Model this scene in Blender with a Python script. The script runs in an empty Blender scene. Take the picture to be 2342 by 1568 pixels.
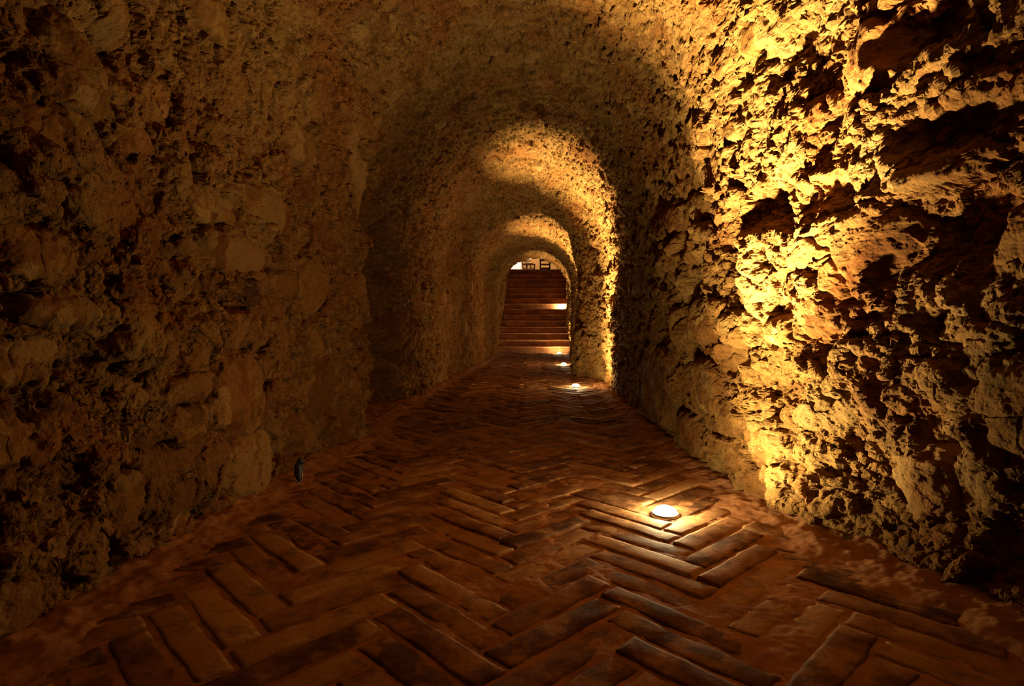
import bpy, math, random
import numpy as np

C = bpy.context.scene.collection
SC = bpy.context.scene
R = math.radians

# ------------------------------------------------------------------ camera, world, exposure
EYE = 0.80            # tripod height
FPX = 1350.0          # focal length in pixels of the 2342 wide frame
YAW, PITCH = R(1.655), R(-1.951)
cam_d = bpy.data.cameras.new('camera')
cam_d.sensor_width = 36.0
cam_d.lens = 36.0 * FPX / 2342.0
cam_d.clip_start = 0.05
cam_d.clip_end = 100
cam = bpy.data.objects.new('camera', cam_d)
C.objects.link(cam)
cam.location = (0, 0, EYE)
cam.rotation_euler = (math.pi / 2 + PITCH, 0, YAW)
SC.camera = cam

w = bpy.data.worlds.new('world')
SC.world = w
w.use_nodes = True
w.node_tree.nodes['Background'].inputs[0].default_value = (0, 0, 0, 1)
w.node_tree.nodes['Background'].inputs[1].default_value = 0.0
SC.view_settings.view_transform = 'Standard'
SC.view_settings.look = 'None'
SC.view_settings.gamma = 1.0
SC.view_settings.use_curve_mapping = False
SC.view_settings.exposure = 0.0
SC.cycles.max_bounces = 8
SC.cycles.diffuse_bounces = 6
SC.cycles.sample_clamp_indirect = 6.0

LIGHT = (1.0, 0.83, 0.43)
# uplights set in the floor: x, y, z, core watts, lens strength, tilt towards the right wall (deg)
UPLIGHTS = [
    (0.570, 2.46, 0.0, 2700.0, 900.0, 7),
    (0.586, 7.40, 0.0, 2700.0, 900.0, 3),
    (0.667, 11.35, 0.0, 2300.0, 900.0, 2),
    (0.780, 15.35, 0.0, 700.0, 700.0, 3),
    (0.975, 17.80, 7 * 0.173, 65.0, 900.0, 0),
]
ROOM_LIGHT = (0.35, 22.4, 4.6, 165.0)


# ------------------------------------------------------------------ noise helpers
def hsh(ix, iy, seed):
    h = (ix.astype(np.int64) * 374761393 + iy.astype(np.int64) * 668265263 + seed * 2147483647) & 0xffffffff
    h = ((h ^ (h >> 13)) * 1274126177) & 0xffffffff
    h = ((h ^ (h >> 16)) * 2246822519) & 0xffffffff
    h = h ^ (h >> 15)
    return (h & 0xffffff).astype(np.float32) / np.float32(0xffffff)


def gnoise(x, y, seed):
    """2D gradient noise, about -1..1"""
    xi = np.floor(x); yi = np.floor(y)
    xf = (x - xi).astype(np.float32); yf = (y - yi).astype(np.float32)
    u = xf * xf * xf * (xf * (xf * 6 - 15) + 10)
    v = yf * yf * yf * (yf * (yf * 6 - 15) + 10)
    out = []
    for dy in (0, 1):
        for dx in (0, 1):
            a = hsh(xi + dx, yi + dy, seed) * np.float32(2 * math.pi)
            out.append(np.cos(a) * (xf - dx) + np.sin(a) * (yf - dy))
    n0 = out[0] * (1 - u) + out[1] * u
    n1 = out[2] * (1 - u) + out[3] * u
    return (n0 * (1 - v) + n1 * v) * 1.5


def fbm(x, y, seed, octs=4, lac=2.03, gain=0.5, ridged=False):
    a, s, o = 1.0, 0.0, 0
    for k in range(octs):
        n = gnoise(x, y, seed + k * 17)
        if ridged:
            n = 1 - 2 * np.abs(n)
        s = s + a * n
        o += a
        a *= gain
        x = x * lac + 13.7; y = y * lac + 7.1
    return s / o


def noise3(x, y, z, seed):
    xi, yi, zi = np.floor(x), np.floor(y), np.floor(z)
    f = [(a - b).astype(np.float32) for a, b in ((x, xi), (y, yi), (z, zi))]
    u, v, t = [a * a * (3 - 2 * a) for a in f]
    r = np.zeros(x.shape, np.float32)
    for k in (0, 1):
        for j in (0, 1):
            for i in (0, 1):
                g = hsh(xi + i + 57 * (zi + k), yi + j + 131 * (zi + k), seed)
                r += g * (u if i else 1 - u) * (v if j else 1 - v) * (t if k else 1 - t)
    return r * 2 - 1


def facets(x, y, scale, seed, slope=.6, step=.25):
    """broken rock: every cell is its own tilted flat face"""
    X = x / scale; Y = y / scale
    xi = np.floor(X); yi = np.floor(Y)
    bd = np.full(x.shape, 9e9, np.float32); bh = np.zeros(x.shape, np.float32)
    for dy in (-1, 0, 1):
        for dx in (-1, 0, 1):
            cx = xi + dx; cy = yi + dy
            ex = (X - cx - hsh(cx, cy, seed + 1)).astype(np.float32); ey = (Y - cy - hsh(cx, cy, seed + 2)).astype(np.float32)
            d = ex * ex + ey * ey
            h = ex * (hsh(cx, cy, seed + 3) - .5) * 2 * slope + ey * (hsh(cx, cy, seed + 4) - .5) * 2 * slope + (hsh(cx, cy, seed + 5) - .5) * step
            m = d < bd
            bd = np.where(m, d, bd); bh = np.where(m, h, bh)
    return bh * scale


def sstep(a, b, x):
    t = np.clip((x - a) / (b - a), 0, 1)
    return t * t * (3 - 2 * t)


def stones(x, y, scale, seed, density=0.7, hmin=0.25, hmax=0.6, p=2.6, rmin=.30, rmax=.62, tilt=0.8, sharp=.75):
    """lumps set in a surface: (height in m, random id of the lump on top, edge distance 0..1)"""
    X = x / scale; Y = y / scale
    xi = np.floor(X); yi = np.floor(Y)
    best = np.zeros(x.shape, np.float32)
    ident = np.zeros(x.shape, np.float32)
    for dy in (-1, 0, 1):
        for dx in (-1, 0, 1):
            cx = xi + dx; cy = yi + dy
            on = hsh(cx, cy, seed + 5) < density
            jx = hsh(cx, cy, seed + 1); jy = hsh(cx, cy, seed + 2)
            r = rmin + (rmax - rmin) * hsh(cx, cy, seed + 3)
            asp = 0.62 + 0.76 * hsh(cx, cy, seed + 4)
            ang = hsh(cx, cy, seed + 6) * np.float32(6.283)
            ca = np.cos(ang); sa = np.sin(ang)
            ex = (X - cx - jx).astype(np.float32); ey = (Y - cy - jy).astype(np.float32)
            a = (ex * ca + ey * sa) / r * asp
            b = (-ex * sa + ey * ca) / r / asp
            pp = p + 1.6 * (hsh(cx, cy, seed + 7) - .3)
            q = (np.abs(a) ** pp + np.abs(b) ** pp) ** (1 / pp)
            # a cut corner gives the lump a broken outline
            q = np.maximum(q, (a * .8 + b * .62) * (1.0 + .5 * hsh(cx, cy, seed + 11)))
            hh = hmin + (hmax - hmin) * hsh(cx, cy, seed + 8)
            tx = (hsh(cx, cy, seed + 9) - .5) * tilt; ty = (hsh(cx, cy, seed + 10) - .5) * tilt
            prof = np.clip(1 - q ** 2.6, 0, 1) ** sharp
            h = np.where(on, np.clip(hh * (1 + tx * a + ty * b), 0, None) * prof * r, 0).astype(np.float32)
            m = h > best
            best = np.where(m, h, best)
            ident = np.where(m, hsh(cx, cy, seed + 12), ident)
    return best * scale, ident


# ------------------------------------------------------------------ the shape of the tunnel
PR = np.array([(-4, 1.35), (1.0, 1.38), (1.5, 1.33), (2.0, 1.20), (2.46, 1.08), (3.1, 1.0), (3.9, .96), (6.0, 1.0), (7.3, 1.02),
               (8.0, 1.0), (8.6, .78), (9.3, .76), (10.2, .95), (11.4, 1.0), (14, 1.02), (15.4, 1.12), (17, 1.12), (21, 1.35)])
PL = np.array([(-4, -1.38), (1.3, -1.3), (2.5, -1.3), (3.4, -1.30), (4.1, -1.16), (4.6, -1.25), (5.5, -1.30), (5.9, -1.26), (7.1, -1.2),
               (8.5, -1.18), (10, -1.08), (13.2, -.93), (15.7, -.82), (17, -.80), (21, -.62)])
PH = np.array([(-4, 3.0), (1, 3.0), (2.5, 2.95), (3.7, 2.88), (5, 2.85), (7.4, 2.9), (9, 2.72), (11.4, 2.66), (13.5, 2.55), (15.4, 2.6),
               (16.3, 2.55), (16.9, 3.4), (20.6, 5.3), (21, 5.3)])
PS = np.array([(-4, 1.6), (15.4, 1.5), (16.3, 1.5), (16.9, 2.0), (20.6, 3.9), (21, 3.9)])
WALL_S, ARC_S = 1.6, 3.5


def base(Y, v):
    """point and inward normal of the smooth tunnel; v 0..1 left wall, 1..2 vault, 2..3 right wall"""
    xl = np.interp(Y, PL[:, 0], PL[:, 1]); xr = np.interp(Y, PR[:, 0], PR[:, 1])
    H = np.interp(Y, PH[:, 0], PH[:, 1]); hs = np.interp(Y, PS[:, 0], PS[:, 1])
    xc = (xl + xr) / 2; rx = (xr - xl) / 2; rz = H - hs
    th = np.pi * (1 - np.clip(v - 1, 0, 1))
    e = .88
    c = np.sign(np.cos(th)) * np.abs(np.cos(th)) ** e; s = np.abs(np.sin(th)) ** e
    x = xc + rx * c
    z = np.where(v < 1, v * hs, np.where(v > 2, (3 - v) * hs, hs + rz * s))
    nx = -np.cos(th) ; nz = -np.sin(th)
    s2 = np.where(v < 1, v * WALL_S, np.where(v > 2, WALL_S + ARC_S + (v - 2) * WALL_S, WALL_S + (v - 1) * ARC_S))
    return x, z, nx, nz, s2


def project(x, y, z):
    cx, sx = math.cos(PITCH), math.sin(PITCH)
    cz, sz = math.cos(YAW), math.sin(YAW)
    z = z - EYE
    xr = x * cz + y * sz; yr = -x * sz + y * cz
    d = yr * cx + z * sx; up = -yr * sx + z * cx
    return 1171 + FPX * xr / d, 784 - FPX * up / d


_gy, _gv = np.meshgrid(1 / np.linspace(1 / .9, 1 / 16.2, 500), np.linspace(0, 3, 700))
_x, _z, _nx, _nz, _s = base(_gy, _gv)
_px, _py = project(_x + _nx * .08, _gy, _z + _nz * .08)


def spot(px, py):
    """where the line of sight through a pixel meets the smooth tunnel: (depth, arc position)"""
    d = (_px - px) ** 2 + (_py - py) ** 2
    k = np.argmin(d)
    return _gy.flat[k], _s.flat[k], FPX / _gy.flat[k]


# individual rocks and hollows of the walls: x, y, width, height (photo pixels), relief in m, roll deg, power
FEATURES = [
    # right wall
    (1945, 125, 100, 170, .10, -15, 3.0), (1822, 262, 70, 85, .07, -30, 2.6), (1652, 750, 80, 84, .07, 0, 2.6),
    (1750, 755, 90, 70, .07, 10, 3.2), (2300, 545, 190, 140, .13, 0, 3.0), (2290, 930, 230, 240, .14, 0, 3.0),
    (1910, 560, 220, 150, .09, 30, 3.4), (1765, 1130, 60, 150, .07, 0, 2.6), (2090, 390, 230, 70, .14, -8, 3.0),
    (2080, 150, 200, 60, .11, 5, 2.6), (2170, 215, 150, 60, .09, 0, 2.6), (1855, 640, 60, 90, .06, 20, 3.0),
    (1620, 960, 70, 90, .05, 0, 3.0), (1640, 1040, 70, 80, .06, 0, 3.0), (1505, 515, 60, 60, .05, 0, 2.8),
    (1880, 800, 70, 200, .07, 10, 2.8), (1960, 950, 60, 200, .07, 20, 2.6), (2040, 1130, 90, 230, .08, 10, 2.6),
    (1500, 515, 60, 72, .06, 0, 3.0), (1440, 640, 40, 80, .05, 0, 3.0), (1575, 730, 60, 100, .06, 10, 3.2), (1480, 880, 80, 170, .08, 0, 3.0),
    (1580, 880, 60, 120, .06, -10, 3.0), (1545, 990, 60, 90, .06, 0, 3.0), (1690, 95, 60, 60, .06, 0, 3.2), (1625, 150, 60, 70, .05, 10, 3.0),
    (1600, 400, 46, 70, .05, 0, 3.0), (1560, 480, 45, 70, .05, 0, 3.0), (1700, 1010, 90, 80, .06, 0, 3.2), (1820, 720, 90, 90, .06, 15, 3.4),
    (1800, 590, 90, 70, .05, 30, 3.0), (1560, 300, 40, 60, .05, 0, 3.0), (1640, 300, 40, 60, .05, 0, 3.0), (1540, 150, 40, 50, .04, 0, 3.0),
    (1750, 960, 60, 120, -.06, 20, 2.6), (1560, 640, 40, 90, -.06, 10, 2.4), (1500, 760, 40, 120, -.06, 0, 2.4),
    (1560, 560, 60, 80, .05, 0, 2.8),
    (2160, 1000, 80, 150, .08, 20, 2.6), (2150, 760, 200, 50, .06, 10, 2.6),
    (2060, 60, 240, 130, -.12, 0, 3.0), (2120, 520, 260, 200, -.17, -10, 3.0), (2090, 300, 240, 110, -.13, -10, 3.0),
    (1985, 640, 90, 190, -.10, 10, 2.6), (1840, 460, 110, 120, -.06, 0, 2.6), (1740, 880, 150, 100, -.07, -30, 2.6),
    (1890, 1180, 130, 120, -.10, 0, 2.6), (2240, 1290, 220, 260, -.16, 0, 2.8), (1730, 150, 60, 150, -.05, 0, 2.6),
    (1690, 480, 120, 100, -.06, 0, 2.6), (2080, 720, 120, 90, -.08, 0, 2.6), (2060, 980, 120, 160, -.10, 0, 2.6),
    # left wall
    (635, 475, 120, 95, .085, 0, 4.0), (530, 480, 95, 85, .055, 5, 3.6), (575, 580, 150, 90, .07, -30, 3.4),
    (235, 170, 120, 180, .11, 0, 3.6), (720, 335, 70, 80, .04, 0, 3.6), (205, 270, 90, 80, .06, 0, 3.4),
    (165, 290, 90, 90, .05, 0, 3.0), (150, 580, 160, 130, .10, 0, 3.2), (200, 715, 180, 80, .11, 5, 3.0),
    (370, 320, 80, 50, .05, 20, 3.0), (410, 780, 50, 110, .08, 0, 2.6), (360, 740, 70, 200, .07, -10, 2.6),
    (590, 900, 110, 180, .09, 0, 3.0), (60, 990, 170, 170, .11, 0, 3.2), (60, 830, 130, 110, .09, 0, 3.2),
    (480, 890, 90, 70, .07, 0, 3.0), (345, 1140, 60, 130, .07, 0, 3.0), (260, 1250, 90, 110, .07, 0, 2.6),
    (480, 970, 70, 90, .06, 0, 3.0), (450, 1150, 70, 130, .06, 0, 3.0), (140, 800, 120, 60, .06, 0, 3.0),
    (110, 1390, 120, 120, .06, 20, 3.0), (535, 50, 90, 90, .03, 0, 3.4), (690, 650, 60, 60, .04, 0, 3.0),
    (330, 40, 60, 130, .05, 0, 3.4),
    (290, 100, 110, 120, -.09, 0, 3.2), (95, 160, 110, 110, -.10, 0, 2.8), (60, 340, 100, 90, -.09, 0, 2.6),
    (190, 410, 120, 50, -.10, 15, 2.6), (205, 500, 50, 70, -.08, 0, 2.4), (470, 640, 130, 210, -.11, 20, 2.6),
    (275, 790, 130, 130, -.09, 0, 2.6), (570, 690, 60, 60, -.08, 0, 2.4), (90, 690, 60, 80, -.08, 0, 2.4),
    (240, 1110, 60, 90, -.10, 30, 2.4), (125, 930, 100, 80, -.09, 0, 2.4), (205, 830, 40, 60, -.08, 0, 2.4),
    (520, 230, 70, 30, -.04, -20, 2.4), (560, 290, 50, 40, -.04, 0, 2.4), (60, 1200, 130, 140, -.07, 0, 2.6),
    (690, 1032, 60, 40, -.06, 0, 2.6), (540, 1180, 70, 50, -.07, 0, 2.6), (300, 880, 40, 30, -.06, 0, 2.4),
    # vault
    (1210, 258, 90, 26, -.09, 0, 2.6), (1170, 290, 50, 20, -.05, 0, 2.6), (1225, 300, 50, 20, -.06, 0, 2.6),
    (1200, 240, 110, 20, .04, 0, 2.6), (1160, 300, 30, 14, -.05, 0, 2.6), (905, 545, 26, 30, .05, 0, 2.6),
    (1030, 690, 26, 60, .06, 0, 2.6), (1340, 330, 60, 40, -.05, 0, 2.4),
]


def placed(Y, s):
    h = np.zeros(Y.shape, np.float32)
    face = np.zeros(Y.shape, np.float32)
    wx = Y + .016 * gnoise(Y * 9, s * 9, 901) + .007 * gnoise(Y * 28, s * 28, 903)
    wy = s + .016 * gnoise(Y * 9, s * 9, 902) + .007 * gnoise(Y * 28, s * 28, 904)
    for k, (px, py, pw, ph, rel, roll, pw2) in enumerate(FEATURES):
        a0 = spot(px - pw / 2, py); a1 = spot(px + pw / 2, py)
        b0 = spot(px, py - ph / 2); b1 = spot(px, py + ph / 2); c0 = spot(px, py)
        if c0[1] > WALL_S + .9 and c0[1] < WALL_S + ARC_S - .9:      # vault: depth runs down the picture
            ry = max(.03, abs(b0[0] - b1[0]) / 2); rs = max(.03, abs(a0[1] - a1[1]) / 2)
        else:
            ry = max(.03, abs(a0[0] - a1[0]) / 2); rs = max(.03, abs(b0[1] - b1[1]) / 2)
        ry = min(ry, .6); rs = min(rs, .6)
        sel = (np.abs(Y - c0[0]) < ry * 1.8 + .06) & (np.abs(s - c0[1]) < rs * 1.8 + .06)
        if not sel.any():
            continue
        ex = (wx[sel] - c0[0]) / ry; ey = (wy[sel] - c0[1]) / rs
        ca, sa = math.cos(R(roll)), math.sin(R(roll))
        a = ex * ca + ey * sa; b = -ex * sa + ey * ca
        q = (np.abs(a) ** pw2 + np.abs(b) ** pw2) ** (1 / pw2)
        rnd = random.Random(k * 7 + 3)
        tx, ty = rnd.uniform(-.35, .35), rnd.uniform(-.35, .35)
        rel = rel * ((.45 + .37 * min(1, max(0, (c0[0] - 1.5) / 2))) if rel > 0 else .55 + .5 * min(1, max(0, (c0[0] - 1.5) / 1.2)))
        if rel > 0:
            g = np.clip(1 - q ** 4.5, 0, 1) ** .75
            hh = rel * (1 + tx * a + ty * b) * g
            cur = h[sel]
            h[sel] = np.where(hh > 0, np.maximum(cur * (1 - g * .85), 0) * (cur > 0) + np.minimum(cur, 0) * (1 - g) + hh, cur)
            h[sel] -= .022 * np.exp(-((q - 1.1) / .09) ** 2)
            face[sel] = np.maximum(face[sel], sstep(1.02, .8, q) * (1.0 if pw2 >= 3 else .4))
        else:
            g = np.clip(1.15 - q ** 2, 0, 1)
            h[sel] = h[sel] + rel * g
    return h, face


def relief(Y, s, v, X):
    """height of the rock above the smooth tunnel, plus a stone id and a smooth-face mask"""
    Y = Y.astype(np.float64); s = s.astype(np.float64)
    right = sstep(2.0, 2.25, v)
    left = 1 - sstep(.8, 1.15, v)
    vault = np.clip(1 - right - left, 0, 1)
    near = 1 - sstep(3.4, 6.5, Y)
    # warped domain: broken outlines instead of round ones
    wx = Y + .05 * gnoise(Y * 5, s * 5, 11) + .018 * gnoise(Y * 17, s * 17, 13)
    wy = s + .05 * gnoise(Y * 5, s * 5, 12) + .018 * gnoise(Y * 17, s * 17, 14)
    fx = wx + .006 * gnoise(Y * 60, s * 60, 15)
    fy = wy + .006 * gnoise(Y * 60, s * 60, 16)
    h = .07 * fbm(Y * .9, s * .9, 1, 3) + .035 * fbm(wx * 3.2, wy * 3.2, 21, 3)
    big, idb = stones(wx, wy, .34, 100, .36, .20, .40, tilt=.9)
    med, idm = stones(wx, wy, .155, 200, .66, .32, .70, tilt=1.1)
    sml, ids = stones(fx, fy, .078, 300, .70, .30, .70, tilt=1.1)
    tin, idt = stones(fx, fy, .036, 400, .75, .30, .75, tilt=1.1)
    amp_big = .35 + .65 * np.maximum(right, left * .9) * (.45 + .55 * near)
    amp_med = .5 + .5 * np.maximum(right, left)
    big = big * amp_big; med = med * amp_med
    nearer = .5 + .5 * sstep(1.35, 2.35, Y)
    big = big * nearer; med = med * (.5 + .5 * nearer)
    on_big = sstep(.004, .03, big); on_med = sstep(.003, .015, med); on_sml = sstep(.002, .008, sml)
    pm = fbm(Y * 1.7, s * 1.7, 31, 2)
    # hollows between the stones
    pits, _ = stones(wx + 3.1, wy + 1.7, .24, 500, .45, .4, .85, p=2.2, tilt=.3, sharp=1.0)
    pits2, _ = stones(fx + 1.3, fy + 2.9, .095, 600, .55, .5, 1.0, p=2.2, tilt=.3, sharp=1.0)
    pits3, _ = stones(fx + 5.3, fy + 1.9, .042, 700, .6, .5, 1.1, p=2.2, tilt=.3, sharp=1.0)
    ph, face = placed(Y, s)
    k = .80 * face
    h = (h + big + med * (1 - .75 * on_big) - pits * (1 - on_big) * (.45 + .35 * np.maximum(left, right)) * nearer) * (1 - k) + ph
    # fine detail fades on steep flanks, where the surface noise applied later takes over
    dY = np.gradient(Y, axis=1); dS = np.gradient(s, axis=0)
    gy = np.gradient(h, axis=1) / np.where(np.abs(dY) < 1e-6, 1e-6, dY); gs = np.gradient(h, axis=0) / np.where(np.abs(dS) < 1e-6, 1e-6, dS)
    fade = 1 / (1 + 1.6 * (gy * gy + gs * gs))
    d = sml * (1 - .8 * on_med) * (1 - .85 * on_big)
    d = d + tin * (1 - .85 * on_sml) * (1 - .8 * on_med) * (1 - .85 * on_big)
    rough = (1 - .8 * on_big) * (1 - .6 * on_med)
    d = d - pits2 * rough * (.5 + .5 * sstep(-.2, .3, pm))
    d = d - pits3 * rough * .8
    fr = .25 + .75 * rough
    d = d + facets(wx, wy, .19, 801, .42, .22) * .55 * (1 - .6 * on_big)
    d = d + facets(fx, fy, .075, 811, .55, .35) * .62 * fr
    d = d + facets(fx, fy, .031, 821, .55, .45) * .60 * fr
    rg = fbm(fx * 13, fy * 13, 41, 4, ridged=True, gain=.6)
    d = d + .016 * rg * rough
    d = d + .0060 * fbm(fx * 55, fy * 55, 51, 3, gain=.65, ridged=True) * (.3 + .7 * rough)
    h = h + d * fade * (1 - .88 * face)
    h = h + face * (.006 * fbm(Y * 14, s * 14, 61, 3, ridged=True) + .0015 * gnoise(Y * 90, s * 90, 63))
    ident = np.where(on_big > .5, idb, np.where(on_med > .5, idm, np.where(on_sml > .5, ids, idt * .5 + .25)))
    smooth = np.clip(np.maximum(face, np.maximum(on_big * .7, on_med * .55)), 0, 1)
    # foot of the right wall: hollow nearest the camera, bulge before the third lamp keeps to the foot
    foot = np.where(v > 2, (3 - v) * 1.55, 99.0)
    h = h + .10 * np.exp(-((foot - .25) / .45) ** 2) * np.exp(-((Y - 9.0) / .6) ** 2)
    h = h - .07 * np.exp(-((foot - .22) / .22) ** 2) * (1 - sstep(2.0, 2.35, Y))
    zz = v * 1.55
    h = h - .42 * sstep(4.14, 4.24, wx) * (1 - sstep(5.5, 5.9, wx)) * (1 - sstep(1.45, 1.75, zz + .15 * gnoise(wx * 3, wy * 3, 77)))
    return (h - .015).astype(np.float32), ident, smooth, fade


# ------------------------------------------------------------------ mesh helpers
def mesh_obj(name, verts, faces, mat=None, parent=None, smooth=False):
    me = bpy.data.meshes.new(name)
    verts = np.asarray(verts, np.float32); faces = np.asarray(faces, np.int32)
    n = faces.shape[1]
    me.vertices.add(len(verts)); me.vertices.foreach_set('co', verts.ravel())
    me.loops.add(faces.size); me.loops.foreach_set('vertex_index', faces.ravel())
    me.polygons.add(len(faces))
    me.polygons.foreach_set('loop_start', np.arange(0, faces.size, n, dtype=np.int32))
    me.polygons.foreach_set('loop_total', np.full(len(faces), n, np.int32))
    me.update(calc_edges=True)
    me.polygons.foreach_set('use_smooth', np.full(len(faces), bool(smooth)))
    o = bpy.data.objects.new(name, me)
    C.objects.link(o)
    if mat: me.materials.append(mat)
    if parent: o.parent = parent
    return o


def attr(o, name, vals):
    a = o.data.attributes.new(name, 'FLOAT', 'POINT')
    a.data.foreach_set('value', np.asarray(vals, np.float32).ravel())


def grid_faces(nr, nc, off=0, flip=False):
    i = np.arange(nr - 1)[:, None] * nc + np.arange(nc - 1)[None, :] + off
    i = i.ravel()
    f = np.stack([i, i + 1, i + nc + 1, i + nc], 1)
    return f[:, ::-1] if flip else f


class MB:
    def __init__(s): s.v = []; s.f = []
    def add(s, vs, fs):
        o = len(s.v); s.v += [tuple(p) for p in vs]; s.f += [tuple(i + o for i in f) for f in fs]
    def box(s, x0, x1, y0, y1, z0, z1, bev=0.0, top_only=False):
        if bev <= 0:
            vs = [(x, y, z) for z in (z0, z1) for y in (y0, y1) for x in (x0, x1)]
            s.add(vs, [(0, 2, 3, 1), (4, 5, 7, 6), (0, 1, 5, 4), (2, 6, 7, 3), (0, 4, 6, 2), (1, 3, 7, 5)])
            return
        rings = []
        for z, i in ((z0, bev), (z0 + bev, 0), (z1 - bev, 0), (z1, bev)):
            rings.append([(x0 + i, y0 + i, z), (x1 - i, y0 + i, z), (x1 - i, y1 - i, z), (x0 + i, y1 - i, z)])
        vs = [p for r in rings for p in r]
        fs = [(3, 2, 1, 0), (12, 13, 14, 15)]
        for k in range(3):
            for j in range(4):
                a = k * 4 + j; b = k * 4 + (j + 1) % 4
                fs.append((a, b, b + 4, a + 4))
        s.add(vs, fs)
    def bar(s, p0, p1, w, d, up=(0, 0, 1)):
        from mathutils import Vector as V
        p0, p1 = V(p0), V(p1); ax = (p1 - p0).normalized(); u = V(up)
        if abs(ax.dot(u)) > .95: u = V((0, 1, 0))
        a = ax.cross(u).normalized() * w / 2; b = ax.cross(a).normalized() * d / 2
        vs = [p + x + y for p in (p0, p1) for x, y in ((-a, -b), (a, -b), (a, b), (-a, b))]
        s.add(vs, [(3, 2, 1, 0), (4, 5, 6, 7), (0, 1, 5, 4), (1, 2, 6, 5), (2, 3, 7, 6), (3, 0, 4, 7)])
    def tube(s, pts, r, n=10, cap=True):
        from mathutils import Vector as V
        pts = [V(p) for p in pts]; rs = r if isinstance(r, (list, tuple)) else [r] * len(pts)
        vs = []
        ref = V((.31, .77, .2)).normalized()
        for k, p in enumerate(pts):
            t = (pts[min(k + 1, len(pts) - 1)] - pts[max(k - 1, 0)]).normalized()
            a = t.cross(ref).normalized(); b = t.cross(a)
            for j in range(n):
                an = 2 * math.pi * j / n
                vs.append(p + (a * math.cos(an) + b * math.sin(an)) * rs[k])
        fs = [(k * n + j, k * n + (j + 1) % n, (k + 1) * n + (j + 1) % n, (k + 1) * n + j) for k in range(len(pts) - 1) for j in range(n)]
        if cap:
            fs.append(tuple(range(n))[::-1]); fs.append(tuple(range((len(pts) - 1) * n, len(pts) * n)))
        s.add(vs, fs)
    def lathe(s, prof, n=48, c=(0, 0, 0), sx=1, sy=1):
        vs = [(c[0] + r * sx * math.cos(2 * math.pi * j / n), c[1] + r * sy * math.sin(2 * math.pi * j / n), c[2] + z) for r, z in prof for j in range(n)]
        fs = [(k * n + j, k * n + (j + 1) % n, (k + 1) * n + (j + 1) % n, (k + 1) * n + j) for k in range(len(prof) - 1) for j in range(n)]
        s.add(vs, fs)
    def build(s, name, mat=None, parent=None, smooth=False):
        me = bpy.data.meshes.new(name)
        me.from_pydata([tuple(p) for p in s.v], [], s.f); me.update()
        for p in me.polygons: p.use_smooth = smooth
        if mat: me.materials.append(mat)
        o = bpy.data.objects.new(name, me); C.objects.link(o)
        if parent: o.parent = parent
        return o


def thing(name, label, cat, loc=(0, 0, 0), rz=0, group=None):
    o = bpy.data.objects.new(name, None); C.objects.link(o)
    o.empty_display_size = .05
    o.location = loc; o.rotation_euler = (0, 0, rz)
    o['label'] = label; o['category'] = cat
    if group: o['group'] = group
    return o


def struct(o, label=None):
    o['kind'] = 'structure'
    if label: o['label'] = label
    return o


# ------------------------------------------------------------------ materials
def new_mat(name):
    m = bpy.data.materials.new(name); m.use_nodes = True
    nt = m.node_tree; nt.nodes.clear()
    out = nt.nodes.new('ShaderNodeOutputMaterial'); b = nt.nodes.new('ShaderNodeBsdfPrincipled')
    nt.links.new(b.outputs[0], out.inputs[0])
    b.inputs['Roughness'].default_value = .85
    b.inputs['Specular IOR Level'].default_value = .3
    return m, nt, b


def node(nt, kind, **kw):
    n = nt.nodes.new(kind)
    for k, v in kw.items():
        if k in n.inputs: n.inputs[k].default_value = v
        else: setattr(n, k, v)
    return n


def noise(nt, scale, detail=4, rough=.6, vec=None):
    n = node(nt, 'ShaderNodeTexNoise'); n.inputs['Scale'].default_value = scale
    n.inputs['Detail'].default_value = detail; n.inputs['Roughness'].default_value = rough
    if vec: nt.links.new(vec, n.inputs['Vector'])
    return n


def ramp(nt, src, stops):
    r = nt.nodes.new('ShaderNodeValToRGB')
    els = r.color_ramp.elements
    while len(els) < len(stops): els.new(.5)
    for e, (p, c) in zip(els, stops):
        e.position = p; e.color = (*c, 1)
    nt.links.new(src, r.inputs[0])
    return r


def mix(nt, fac, a, b, mode='MIX'):
    m = nt.nodes.new('ShaderNodeMix'); m.data_type = 'RGBA'; m.blend_type = mode
    for sock, val in ((m.inputs[0], fac), (m.inputs[6], a), (m.inputs[7], b)):
        if hasattr(val, 'is_linked'): nt.links.new(val, sock)
        elif isinstance(val, tuple): sock.default_value = (*val, 1)
        else: sock.default_value = val
    return m.outputs[2]


def bump(nt, b, layers):
    prev = None
    for h, dist, st in layers:
        n = nt.nodes.new('ShaderNodeBump'); n.inputs['Distance'].default_value = dist; n.inputs['Strength'].default_value = st
        nt.links.new(h, n.inputs['Height'])
        if prev: nt.links.new(prev, n.inputs['Normal'])
        prev = n.outputs[0]
    nt.links.new(prev, b.inputs['Normal'])


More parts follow.
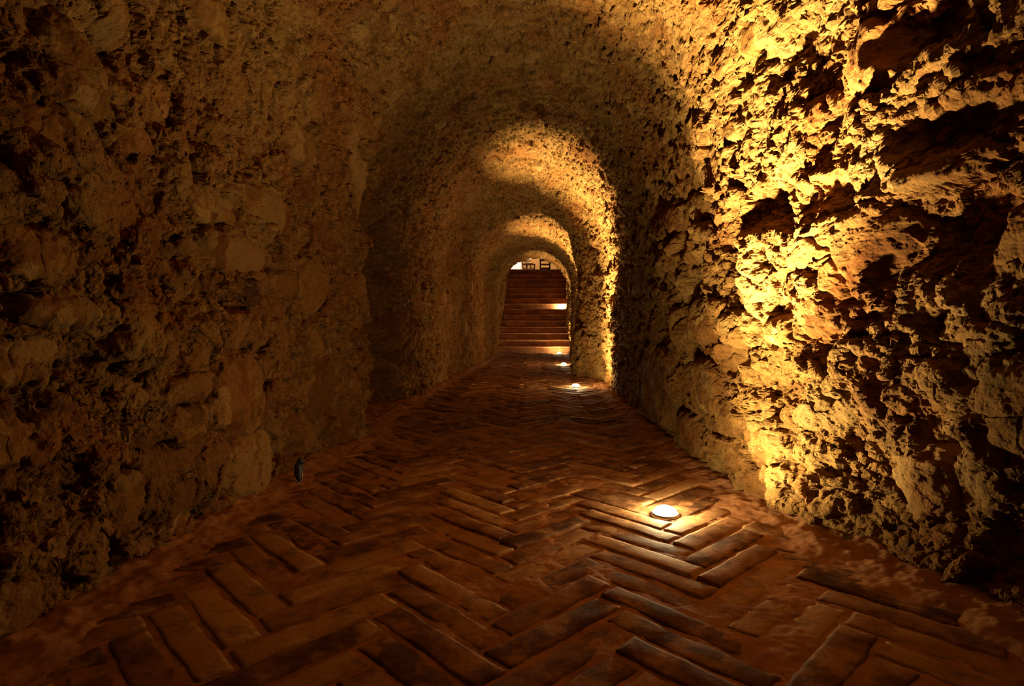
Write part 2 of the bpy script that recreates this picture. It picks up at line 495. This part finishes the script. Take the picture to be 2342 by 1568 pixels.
def rock_material():
    m, nt, b = new_mat('conglomerate rock')
    pos = nt.nodes.new('ShaderNodeNewGeometry').outputs['Position']
    st = nt.nodes.new('ShaderNodeAttribute'); st.attribute_name = 'stone'
    sm = nt.nodes.new('ShaderNodeAttribute'); sm.attribute_name = 'face'
    n1 = noise(nt, 2.2, 5, .6, pos); n2 = noise(nt, 26, 6, .7, pos); n3 = noise(nt, 160, 4, .7, pos)
    matrix = ramp(nt, n2.outputs[0], [(.28, (.08, .032, .008)), (.5, (.225, .108, .030)), (.72, (.37, .195, .064))]).outputs[0]
    stone = ramp(nt, st.outputs['Fac'], [(0, (.13, .050, .012)), (.3, (.22, .098, .025)), (.6, (.30, .15, .044)), (.8, (.185, .10, .030)), (1, (.38, .21, .072))]).outputs[0]
    c = mix(nt, sm.outputs['Fac'], matrix, stone)
    tint = ramp(nt, n1.outputs[0], [(.34, (.92, .62, .42)), (.5, (1, .96, .9)), (.66, (1.0, 1.0, .84))]).outputs[0]
    c = mix(nt, .8, c, tint, 'MULTIPLY')
    speck = ramp(nt, n3.outputs[0], [(.34, (.62, .56, .5)), (.5, (1, 1, 1))]).outputs[0]
    c = mix(nt, .6, c, speck, 'MULTIPLY')
    nt.links.new(c, b.inputs['Base Color'])
    b.inputs['Roughness'].default_value = .9
    b.inputs['Specular IOR Level'].default_value = .08
    n4 = noise(nt, 75, 6, .7, pos)
    vo = nt.nodes.new('ShaderNodeTexVoronoi'); vo.inputs['Scale'].default_value = 95
    nt.links.new(pos, vo.inputs['Vector'])
    pit = ramp(nt, vo.outputs['Distance'], [(.08, (0, 0, 0)), (.34, (1, 1, 1))])
    bump(nt, b, [(n4.outputs[0], .016, .8), (pit.outputs[0], .003, .5), (n3.outputs[0], .006, .7)])
    return m


def brick_floor_material():
    m, nt, b = new_mat('worn floor brick')
    pos = nt.nodes.new('ShaderNodeNewGeometry').outputs['Position']
    st = nt.nodes.new('ShaderNodeAttribute'); st.attribute_name = 'stone'
    n1 = noise(nt, 9, 6, .65, pos); n2 = noise(nt, 60, 5, .7, pos)
    c = ramp(nt, st.outputs['Fac'], [(0, (.09, .040, .018)), (.3, (.145, .064, .026)), (.65, (.20, .093, .038)), (.9, (.27, .14, .06)), (1, (.36, .21, .10))]).outputs[0]
    t = ramp(nt, n1.outputs[0], [(.34, (.38, .34, .32)), (.5, (1, 1, 1)), (.74, (1.0, 1.0, .95))]).outputs[0]
    c = mix(nt, .9, c, t, 'MULTIPLY')
    dust = ramp(nt, n1.outputs[0], [(.50, (0, 0, 0)), (.60, (.75, .75, .75)), (.72, (1, 1, 1))]).outputs[0]
    c = mix(nt, dust, c, (.27, .135, .058))
    sp = ramp(nt, n2.outputs[0], [(.32, (.5, .46, .42)), (.5, (1, 1, 1))]).outputs[0]
    c = mix(nt, .5, c, sp, 'MULTIPLY')
    nt.links.new(c, b.inputs['Base Color'])
    b.inputs['Roughness'].default_value = .85
    b.inputs['Specular IOR Level'].default_value = .05
    bump(nt, b, [(n1.outputs[0], .006, .5), (n2.outputs[0], .003, .5)])
    return m


def mortar_material():
    m, nt, b = new_mat('red lime mortar')
    pos = nt.nodes.new('ShaderNodeNewGeometry').outputs['Position']
    n1 = noise(nt, 7, 5, .6, pos); n2 = noise(nt, 90, 5, .7, pos)
    c = ramp(nt, n1.outputs[0], [(.3, (.15, .062, .026)), (.55, (.27, .118, .048)), (.75, (.34, .16, .068))]).outputs[0]
    sp = ramp(nt, n2.outputs[0], [(.3, (.5, .46, .42)), (.5, (1, 1, 1))]).outputs[0]
    c = mix(nt, .5, c, sp, 'MULTIPLY')
    nt.links.new(c, b.inputs['Base Color'])
    b.inputs['Specular IOR Level'].default_value = .05
    bump(nt, b, [(n2.outputs[0], .004, .6)])
    return m


def step_material():
    m, nt, b = new_mat('stair brick')
    geo = nt.nodes.new('ShaderNodeNewGeometry')
    pos = geo.outputs['Position']
    st = nt.nodes.new('ShaderNodeAttribute'); st.attribute_name = 'stone'
    n1 = noise(nt, 6, 5, .6, pos)
    c = ramp(nt, st.outputs['Fac'], [(0, (.15, .055, .022)), (.4, (.36, .13, .048)), (.8, (.52, .205, .078)), (1, (.62, .30, .12))]).outputs[0]
    t = ramp(nt, n1.outputs[0], [(.3, (.6, .55, .5)), (.55, (1, 1, 1))]).outputs[0]
    c = mix(nt, .9, c, t, 'MULTIPLY')
    nt.links.new(c, b.inputs['Base Color'])
    b.inputs['Roughness'].default_value = .7
    bump(nt, b, [(n1.outputs[0], .01, .5)])
    return m


def plain(name, col, rough=.6, metal=0.0, var=.15, scale=20):
    m, nt, b = new_mat(name)
    pos = nt.nodes.new('ShaderNodeTexCoord').outputs['Object']
    n = noise(nt, scale, 4, .6, pos)
    lo = tuple(c * (1 - var) for c in col); hi = tuple(min(1, c * (1 + var)) for c in col)
    c = ramp(nt, n.outputs[0], [(.3, lo), (.7, hi)]).outputs[0]
    nt.links.new(c, b.inputs['Base Color'])
    b.inputs['Roughness'].default_value = rough; b.inputs['Metallic'].default_value = metal
    return m


def emitter(name, col, strength):
    m = bpy.data.materials.new(name); m.use_nodes = True
    nt = m.node_tree; nt.nodes.clear()
    out = nt.nodes.new('ShaderNodeOutputMaterial'); e = nt.nodes.new('ShaderNodeEmission')
    e.inputs[0].default_value = (*col, 1); e.inputs[1].default_value = strength
    nt.links.new(e.outputs[0], out.inputs[0])
    return m


ROCK = rock_material(); BRICK = brick_floor_material(); MORTAR = mortar_material(); STEP = step_material()
STEEL = plain('brushed steel', (.45, .42, .38), .35, 1.0, .1, 60)

# ------------------------------------------------------------------ rock walls and vault
# depth spacing follows apparent size; every block is (depth from, to, columns, rows per metre on walls, rows per metre on vault)
BLOCKS = [(-4.0, -.45, 60, 30, 20), (-.5, .9, 220, 150, 60), (.88, 3.05, 760, 420, 90), (3.0, 7.05, 460, 240, 220), (7.0, 16.5, 380, 130, 130), (16.15, 20.75, 130, 60, 50)]


def rows(v0, v1, wall_d, vault_d):
    out = []
    for a, b, ln, d in ((0, 1, WALL_S, wall_d), (1, 2, ARC_S, vault_d), (2, 3, WALL_S, wall_d)):
        lo, hi = max(a, v0), min(b, v1)
        if hi > lo:
            n = max(2, int((hi - lo) * ln * d)); out.append(np.linspace(lo, hi, n, endpoint=False))
    return np.concatenate(out + [[v1]])


def rock_part(name, v0, v1):
    V, F, ST, FA = [], [], [], []
    off = 0
    for y0, y1, nc, wd, vd in BLOCKS:
        # the vault's shoulders belong to what the camera sees too: walls' density up to the shoulder
        if y0 > .5:
            ys = 1 / np.linspace(1 / y0, 1 / y1, nc)
            ys = .72 * ys + .28 * np.linspace(y0, y1, nc)
        else:
            ys = np.linspace(y0, y1, nc)
        vd2 = wd if (name != 'ceiling') else vd
        vs = rows(v0, v1, wd, (wd * .6 if name != 'ceiling' else vd))
        Yg, Vg = np.meshgrid(ys, vs)
        if 0 < y0 < 1:
            # columns crowd onto the flanks of the rocks, which the plain spacing would stretch
            kk = 5
            Yc, Vc = np.meshgrid(ys, vs[::kk])
            xc_, zc_, _, _, sc_ = base(Yc, Vc)
            hc = relief(Yc, sc_, Vc, xc_)[0]
            for _ in range(2):
                p = np.pad(hc, ((3, 3), (0, 0)), 'edge'); hc = sum(p[i:i + hc.shape[0]] for i in range(7)) / 7
                p = np.pad(hc, ((0, 0), (2, 2)), 'edge'); hc = sum(p[:, i:i + hc.shape[1]] for i in range(5)) / 5
            dY = np.diff(Yc, axis=1); dh = np.diff(hc, axis=1)
            wgt = np.sqrt(dY ** 2 + (1.1 * dh) ** 2) / dY
            p = np.pad(wgt, ((3, 3), (0, 0)), 'edge'); wgt = sum(p[i:i + wgt.shape[0]] for i in range(7)) / 7
            cum = np.concatenate([np.zeros((len(wgt), 1)), np.cumsum(wgt, axis=1)], 1)
            cum /= cum[:, -1:]
            g = np.linspace(0, 1, nc)
            Yn = np.stack([np.interp(g, cum[i], ys) for i in range(len(cum))])
            fr = np.minimum(np.arange(len(vs)) / kk, len(Yn) - 1.001); i0 = fr.astype(int); f1 = (fr - i0)[:, None]
            Yg = Yn[i0] * (1 - f1) + Yn[np.minimum(i0 + 1, len(Yn) - 1)] * f1
            Yg[:, -1] = y1
        x, z, nx, nz, s = base(Yg, Vg)
        h, idn, fc, fd = relief(Yg, s, Vg, x)
        # the foot of the walls runs on into the ground
        px = x + nx * h; pz = z + nz * h
        jit = .012 * gnoise(Yg * 21, s * 21, 777)
        P = np.stack([px, Yg + jit, pz], -1)
        # finer roughness along the true surface normal, so the flanks of the rocks carry it too
        for fr_, am in ((16, .012), (38, .0060), (85, .0030)):
            if y0 < -1 or (y0 > 6 and fr_ > 40): continue
            gu = np.gradient(P, axis=1); gv = np.gradient(P, axis=0)
            N = np.cross(gu, gv); N /= np.linalg.norm(N, axis=-1, keepdims=True) + 1e-9
            n_ = noise3(P[..., 0] * fr_, P[..., 1] * fr_, P[..., 2] * fr_, 7 + fr_)
            n_ = 1 - 2 * np.abs(n_)
            P = P + N * (am * n_ * (1 - .75 * fc) * (1.7 - .7 * fd))[..., None]
        V.append(P.reshape(-1, 3))
        F.append(grid_faces(len(vs), nc, off, flip=False)); off += Yg.size
        ST.append(idn.ravel()); FA.append(fc.ravel())
    o = mesh_obj(name, np.concatenate(V), np.concatenate(F), ROCK, smooth=False)
    attr(o, 'stone', np.concatenate(ST)); attr(o, 'face', np.concatenate(FA))
    return struct(o)


struct(rock_part('wall_left', -.06, 1.285), 'rough conglomerate rock wall on the left side of the tunnel')
struct(rock_part('ceiling', 1.262, 1.738), 'rough hewn rock vault of the tunnel')
struct(rock_part('wall_right', 1.715, 3.06), 'craggy rock wall on the right side lit from the floor lamps')

# ------------------------------------------------------------------ floor: mortar bed and herringbone bricks in one mesh
ys = 1 / np.linspace(1 / .75, 1 / 15.72, 900)
ys = np.concatenate([np.linspace(-4, .75, 40, endpoint=False), .8 * ys + .2 * np.linspace(.75, 15.72, 900)])
xs = np.linspace(-1.95, 1.75, 560)
Xg, Yg = np.meshgrid(xs, ys)
xl = np.interp(Yg, PL[:, 0], PL[:, 1]); xr = np.interp(Yg, PR[:, 0], PR[:, 1])
edge = np.minimum(Xg - xl, xr - Xg)
zb = -.0055 + .006 * fbm(Xg * 2.3 + 4, Yg * 2.3, 3, 2) + .0085 * fbm(Xg * 7, Yg * 7, 5, 4, gain=.5) + .0012 * gnoise(Xg * 45, Yg * 45, 6)
zb += .040 * sstep(.26, .02, edge + .05 * gnoise(Xg * 4, Yg * 4, 8)) * (.7 + .5 * fbm(Xg * 12, Yg * 12, 9, 3))
FV = [np.stack([Xg, Yg, zb], -1).reshape(-1, 3)]
FF = [grid_faces(len(ys), len(xs))]
mi = [np.zeros(len(FF[0]), np.int32)]
BST = [np.full(Xg.size, .5, np.float32)]
off = Xg.size
L, W, J = .445, .104, .010
rng = random.Random(4)
nu, nw = 16, 6
a45 = math.pi / 4
nu, nw = 17, 7
UU = np.concatenate([[0, .010], np.linspace(.035, .965, 13), [.990, 1]])
TT = np.array([0, .05, .16, .5, .84, .95, 1.0])
U, T = np.meshgrid(UU, TT)
inner = grid_faces(nw, nu)
for i in range(-6, 120):
    for j in range(-8, 9):
        for kind in (0, 1):
            bx, by = i * W + j * L, i * W - j * L
            if kind == 0: x0, x1, y0, y1 = bx, bx + L, by, by + W
            else: x0, x1, y0, y1 = bx + L, bx + L + W, by + W - L, by + W
            cx, cy = (x0 + x1) / 2, (y0 + y1) / 2
            rx_ = (cx - cy) * math.cos(a45) - .045; ry_ = (cx + cy) * math.sin(a45) + .3
            if not (.55 < ry_ < 15.6): continue
            if rx_ < np.interp(ry_, PL[:, 0], PL[:, 1]) - .02 or rx_ > np.interp(ry_, PR[:, 0], PR[:, 1]) + .02: continue
            if any(math.hypot(rx_ - u[0], ry_ - u[1]) < .02 for u in UPLIGHTS): pass
            jj = J / 2 + rng.uniform(-.002, .004)
            x0 += jj; x1 -= jj; y0 += jj; y1 -= jj
            hl, hw = ((x1 - x0) / 2, (y1 - y0) / 2)
            gx = x0 + (x1 - x0) * (U if kind == 0 else T); gy = y0 + (y1 - y0) * (T if kind == 0 else U)
            ccx, ccy = (x0 + x1) / 2, (y0 + y1) / 2
            rot = rng.uniform(-.02, .02)
            dx, dy = gx - ccx, gy - ccy
            q = np.maximum(np.abs(dx) / hl, np.abs(dy) / hw)
            wob = .005 * gnoise(gx * 14 + 9, gy * 14, 71) + .003 * gnoise(gx * 41 + 9, gy * 41, 73); wob2 = .005 * gnoise(gx * 14, gy * 14 + 5, 72) + .003 * gnoise(gx * 41, gy * 41 + 5, 74)
            gx2 = ccx + dx * math.cos(rot) - dy * math.sin(rot) + wob
            gy2 = ccy + dx * math.sin(rot) + dy * math.cos(rot) + wob2
            X_ = (gx2 - gy2) * math.cos(a45) - .045; Y_ = (gx2 + gy2) * math.sin(a45) + .3
            mx = np.minimum(hl - np.abs(dx), hw - np.abs(dy))
            drop = np.where(mx < .001, -.016, np.where(mx < .008, -.0018, 0))
            z = rng.uniform(-.004, .003) + dx * rng.uniform(-.015, .015) + dy * rng.uniform(-.03, .03) + drop
            z = z + .0050 * fbm(X_ * 9, Y_ * 9, 81, 3) + .0015 * gnoise(X_ * 50, Y_ * 50, 82)
            FV.append(np.stack([X_, Y_, z], -1).reshape(-1, 3))
            ff = inner + off
            if kind == 1: ff = ff[:, ::-1]
            FF.append(ff); off += U.size
            mi.append(np.ones(len(ff), np.int32)); BST.append(np.full(U.size, rng.random() ** 1.25, np.float32))
floor = mesh_obj('floor', np.concatenate(FV), np.concatenate(FF), MORTAR, smooth=True)
floor.data.materials.append(BRICK)
floor.data.polygons.foreach_set('material_index', np.concatenate(mi))
attr(floor, 'stone', np.concatenate(BST))
struct(floor, 'worn brick floor laid in herringbone')

# ------------------------------------------------------------------ staircase
SY, SR, ST_ = 15.70, .173, .314
stair = thing('staircase', 'brick staircase rising at the far end of the tunnel', 'staircase', (0.17, SY, 0))
rng = random.Random(9)
for n in range(1, 16):
    z1 = n * SR + (.012 if n == 15 else 0); z0 = z1 - SR - (.0 if n > 1 else .02)
    y0 = (n - 1) * ST_; y1 = n * ST_ + .03 if n < 15 else n * ST_ + .10
    mb = MB(); st = []
    xw0 = np.interp(SY + y0, PL[:, 0], PL[:, 1]) - .17 - .14; xw1 = np.interp(SY + y0, PR[:, 0], PR[:, 1]) - .17 + .14
    # riser of long bricks, then a nosing course that stands a little proud
    x = xw0
    while x < xw1:
        w_ = min(rng.uniform(.24, .42), xw1 - x + .006); tone = .25 + .6 * rng.random() ** 1.2
        dz = rng.uniform(-.003, .003)
        n0 = len(mb.v)
        mb.box(x + .001, x + w_ - .001, y0 + .006, y1, z0, z1 - .052 + dz, .004)
        st += [tone] * (len(mb.v) - n0)
        x += w_
    x = xw0
    while x < xw1:
        w_ = min(rng.uniform(.2, .36), xw1 - x + .006); tone = .45 + .4 * rng.random()
        dz = rng.uniform(-.003, .003)
        n0 = len(mb.v)
        mb.box(x + .002, x + w_ - .002, y0 - (.05 if n == 15 else 0) + rng.uniform(-.004, .004), y1, z1 - .050 + dz, z1 + dz, .006)
        st += [tone if n < 15 else .35] * (len(mb.v) - n0)
        x += w_
    o = mb.build('step', STEP, stair)
    attr(o, 'stone', st)

# ------------------------------------------------------------------ room at the head of the stairs
PLASTER = plain('ochre plaster', (.60, .36, .15), .8, 0, .06, 3)
WHITEWALL = plain('pale plaster', (.78, .66, .48), .8, 0, .05, 3)
DARKW = plain('dark stained wood', (.055, .025, .014), .45, 0, .3, 30)
LINEN = plain('white linen', (.86, .80, .70), .8, 0, .05, 12)
CUSH = plain('olive seat fabric', (.36, .26, .11), .85, 0, .15, 60)
TZ = 15 * SR + .012
TY = SY + 15 * ST_ + .1
def slab(name, label, x0, x1, y0, y1, z0, z1, mat):
    mb = MB(); mb.box(x0, x1, y0, y1, z0, z1); o = mb.build(name, mat)
    return struct(o, label)
slab('floor', 'reddish floor of the lit room above the stairs', -3.0, 3.2, TY - .02, 25.0, TZ - .12, TZ - .004, STEP)
slab('wall_back', 'ochre plastered wall of the lit room above the stairs', -3.0, 3.2, 24.2, 24.35, TZ - .01, 5.6, PLASTER)
slab('ceiling', 'pale ceiling of the lit room above the stairs', -3.0, 3.2, 20.8, 24.35, 5.35, 5.45, WHITEWALL)
mb = MB()
for xx in (-.02, .26, .54, .82, 1.1):
    mb.box(xx, xx + .02, 24.175, 24.20, TZ, 5.2)
struct(mb.build('trim_1', plain('pale boarding', (.70, .50, .28), .7, 0, .05, 5)), 'pale vertical battens on the ochre wall')


def chair(name, label, x, y, rz):
    t = thing(name, label, 'chair', (x, y, TZ), rz, 'chairs in the room above the stairs')
    for sx in (-1, 1):
        mb = MB(); mb.bar((sx * .17, -.17, 0), (sx * .17, -.17, .43), .04, .04); mb.build('leg', DARKW, t)
        mb = MB(); mb.bar((sx * .17, .17, 0), (sx * .17, .17, .45), .04, .04); mb.bar((sx * .17, .17, .43), (sx * .17, .26, .92), .04, .035); mb.build('leg', DARKW, t)
    mb = MB(); mb.box(-.2, .2, -.2, .2, .43, .47, .008); mb.build('seat', DARKW, t)
    mb = MB(); mb.lathe([(0.01, .05), (.12, .048), (.165, .035), (.18, .015), (.17, 0), (.01, 0)], 24, (0, 0, .47)); mb.build('cushion', CUSH, t, True)
    for z in (.16, .30):
        mb = MB()
        for sy in (-1, 1): mb.bar((-.17, sy * .17, z), (.17, sy * .17, z), .02, .03)
        for sx in (-1, 1): mb.bar((sx * .17, -.17, z - .04), (sx * .17, .17, z - .04), .02, .03)
        mb.build('stretcher', DARKW, t)
    for z in (.60, .72, .85):
        y_ = .17 + (z - .43) * .184
        mb = MB(); mb.box(-.16, .16, y_ - .01, y_ + .012, z - .03, z + .03, .004); mb.build('back_slat', DARKW, t)
    return t


chair('dining_chair', 'dark wooden chair facing the stairs against the ochre wall', .575, 21.45, 0)
chair('dining_chair', 'dark wooden chair turned sideways beside the white clothed table', -.02, 22.9, R(62))

tb = thing('dining_table', 'small table under a white cloth left of the chairs', 'table', (-.70, 21.75, TZ))
mb = MB()
for sx in (-1, 1):
    for sy in (-1, 1):
        mb = MB(); mb.bar((sx * .28, sy * .28, 0), (sx * .28, sy * .28, .70), .05, .05); mb.build('leg', DARKW, tb)

mb = MB(); mb.box(-.36, .36, -.36, .36, .70, .73, .006); mb.build('tabletop', DARKW, tb)
cl = thing('tablecloth', 'white tablecloth hanging over the table above the stairs', 'tablecloth', (-.70, 21.75, TZ))
mb = MB(); N = 96
prof = [(.02, .738), (.36, .738), (.385, .73), (.40, .60), (.42, .40), (.44, .12)]
vs = []
for k, (r_, z_) in enumerate(prof):
    for j in range(N):
        an = 2 * math.pi * j / N; cc, ss = math.cos(an), math.sin(an)
        q = 1 / (abs(cc) ** 6 + abs(ss) ** 6) ** (1 / 6)
        rr = r_ * q * (1 + (.035 * math.sin(an * 14) * max(0, k - 2) / 3))
        vs.append((rr * cc, rr * ss, z_))
mb.add(vs, [(k * N + j, k * N + (j + 1) % N, (k + 1) * N + (j + 1) % N, (k + 1) * N + j) for k in range(len(prof) - 1) for j in range(N)])
mb.build('cloth', LINEN, cl, True)

cu = MB()
prof = [(.01, 0)] + [(.10 * math.sin(a) ** .8 + .0, .11 - .11 * math.cos(a)) for a in [k * math.pi / 12 for k in range(1, 12)]] + [(.01, .22)]
cu.lathe(prof, 32)
o = cu.build('cushion', LINEN, None, True)
o.location = (-.05, 22.98, TZ + .612); o.rotation_euler = (R(80), 0, R(12))
o['label'] = 'round white cushion propped on the sideways chair above the stairs'; o['category'] = 'cushion'

# ------------------------------------------------------------------ floor uplights
def uplight(x, y, z, core, lens, tilt, label, floor_z):
    t = thing('floor_uplight', label, 'recessed light', (x, y, z + .004), 0, 'recessed floor uplights')
    mb = MB(); mb.lathe([(.0475, -.03), (.0475, .004), (.050, .006), (.056, .005), (.059, .001), (.059, -.01)], 40)
    mb.build('rim', STEEL, t, True)
    mb = MB(); mb.lathe([(.001, -.06), (.052, -.06), (.052, -.008)], 32)
    mb.build('housing', STEEL, t, True)
    mb = MB(); mb.lathe([(.0468, .002), (.0455, .012), (.038, .022), (.022, .029), (.0005, .031)], 40)
    mb.build('lens', emitter('lamp glass', LIGHT, lens), t, True)
    for en, ang, tl in ((core, 65 if y < 3 else 58, tilt), (core * (.09 if y < 3 else .035), 124 if y < 3 else 112, 0), (core * .065, 96, 48)):
        ld = bpy.data.lights.new('beam', 'SPOT')
        ld.energy = en; ld.color = LIGHT; ld.shadow_soft_size = .03
        ld.spot_size = R(ang); ld.spot_blend = 1.0
        lo = bpy.data.objects.new('beam', ld); C.objects.link(lo); lo.parent = t
        lo.location = (0, 0, .055)
        lo.rotation_euler = (math.pi, R(tl), 0)
    ld = bpy.data.lights.new('glow', 'POINT'); ld.energy = 6; ld.color = LIGHT; ld.shadow_soft_size = .03
    lo = bpy.data.objects.new('glow', ld); C.objects.link(lo); lo.parent = t; lo.location = (0, 0, .05)
    return t


LAB = ['large bright round lamp set in the brick floor nearest the camera',
       'round lamp in the floor beside the second lit stretch of right wall',
       'small lamp in the floor next before the one at the stair foot',
       'smallest floor lamp at the foot of the staircase',
       'lamp recessed in the stair tread lighting the brick riser']
for u, lb in zip(UPLIGHTS, LAB):
    uplight(*u, lb, 0)

ld = bpy.data.lights.new('room_light', 'POINT'); ld.energy = ROOM_LIGHT[3]; ld.color = (1, .72, .42); ld.shadow_soft_size = .12
lo = bpy.data.objects.new('room_light', ld); C.objects.link(lo); lo.location = ROOM_LIGHT[:3]

ld = bpy.data.lights.new('cloth_fill_spot', 'SPOT'); ld.energy = 1500; ld.color = (1, .88, .72); ld.shadow_soft_size = .04; ld.spot_size = R(48); ld.spot_blend = .4  # unseen spot added to whiten the tablecloth, not a fitting of the room
lo = bpy.data.objects.new('cloth_fill_spot', ld); C.objects.link(lo); lo.location = (-.5, 20.9, 5.2); lo.rotation_euler = (R(20), 0, R(6))

# ------------------------------------------------------------------ cable end by the left wall
BLACK = plain('black rubber', (.02, .021, .022), .45, 0, .2, 40)
WIRE = plain('copper coloured wire', (.85, .48, .26), .5, 0, .2, 40)
t = thing('cable_connector', 'black cable connector with stray thin wires at the foot of the left wall', 'cable', (-1.13, 2.86, .0))
mb = MB(); mb.tube([(0, 0, .012), (-.006, .004, .03), (-.010, .008, .06), (-.010, .010, .095), (-.004, .012, .108)], [.010, .017, .021, .021, .014], 20)
mb.build('socket', BLACK, t, True)
mb = MB(); mb.tube([(-.004, .012, .104), (0, .012, .118), (.004, .014, .128)], [.015, .018, .014], 18); mb.build('cap', BLACK, t, True)
for pts in ([(0, -.01, .006), (-.02, -.008, .035), (-.032, 0, .06)], [(0, -.01, .006), (.012, -.006, .03), (.014, 0, .06)],
            [(0, -.01, .006), (-.018, -.012, .012), (-.03, -.008, .022)], [(0, -.01, .006), (.012, -.02, .006), (.022, -.02, .005)]):
    mb = MB(); mb.tube(pts, .0017, 8); mb.build('wire', WIRE, t, True)
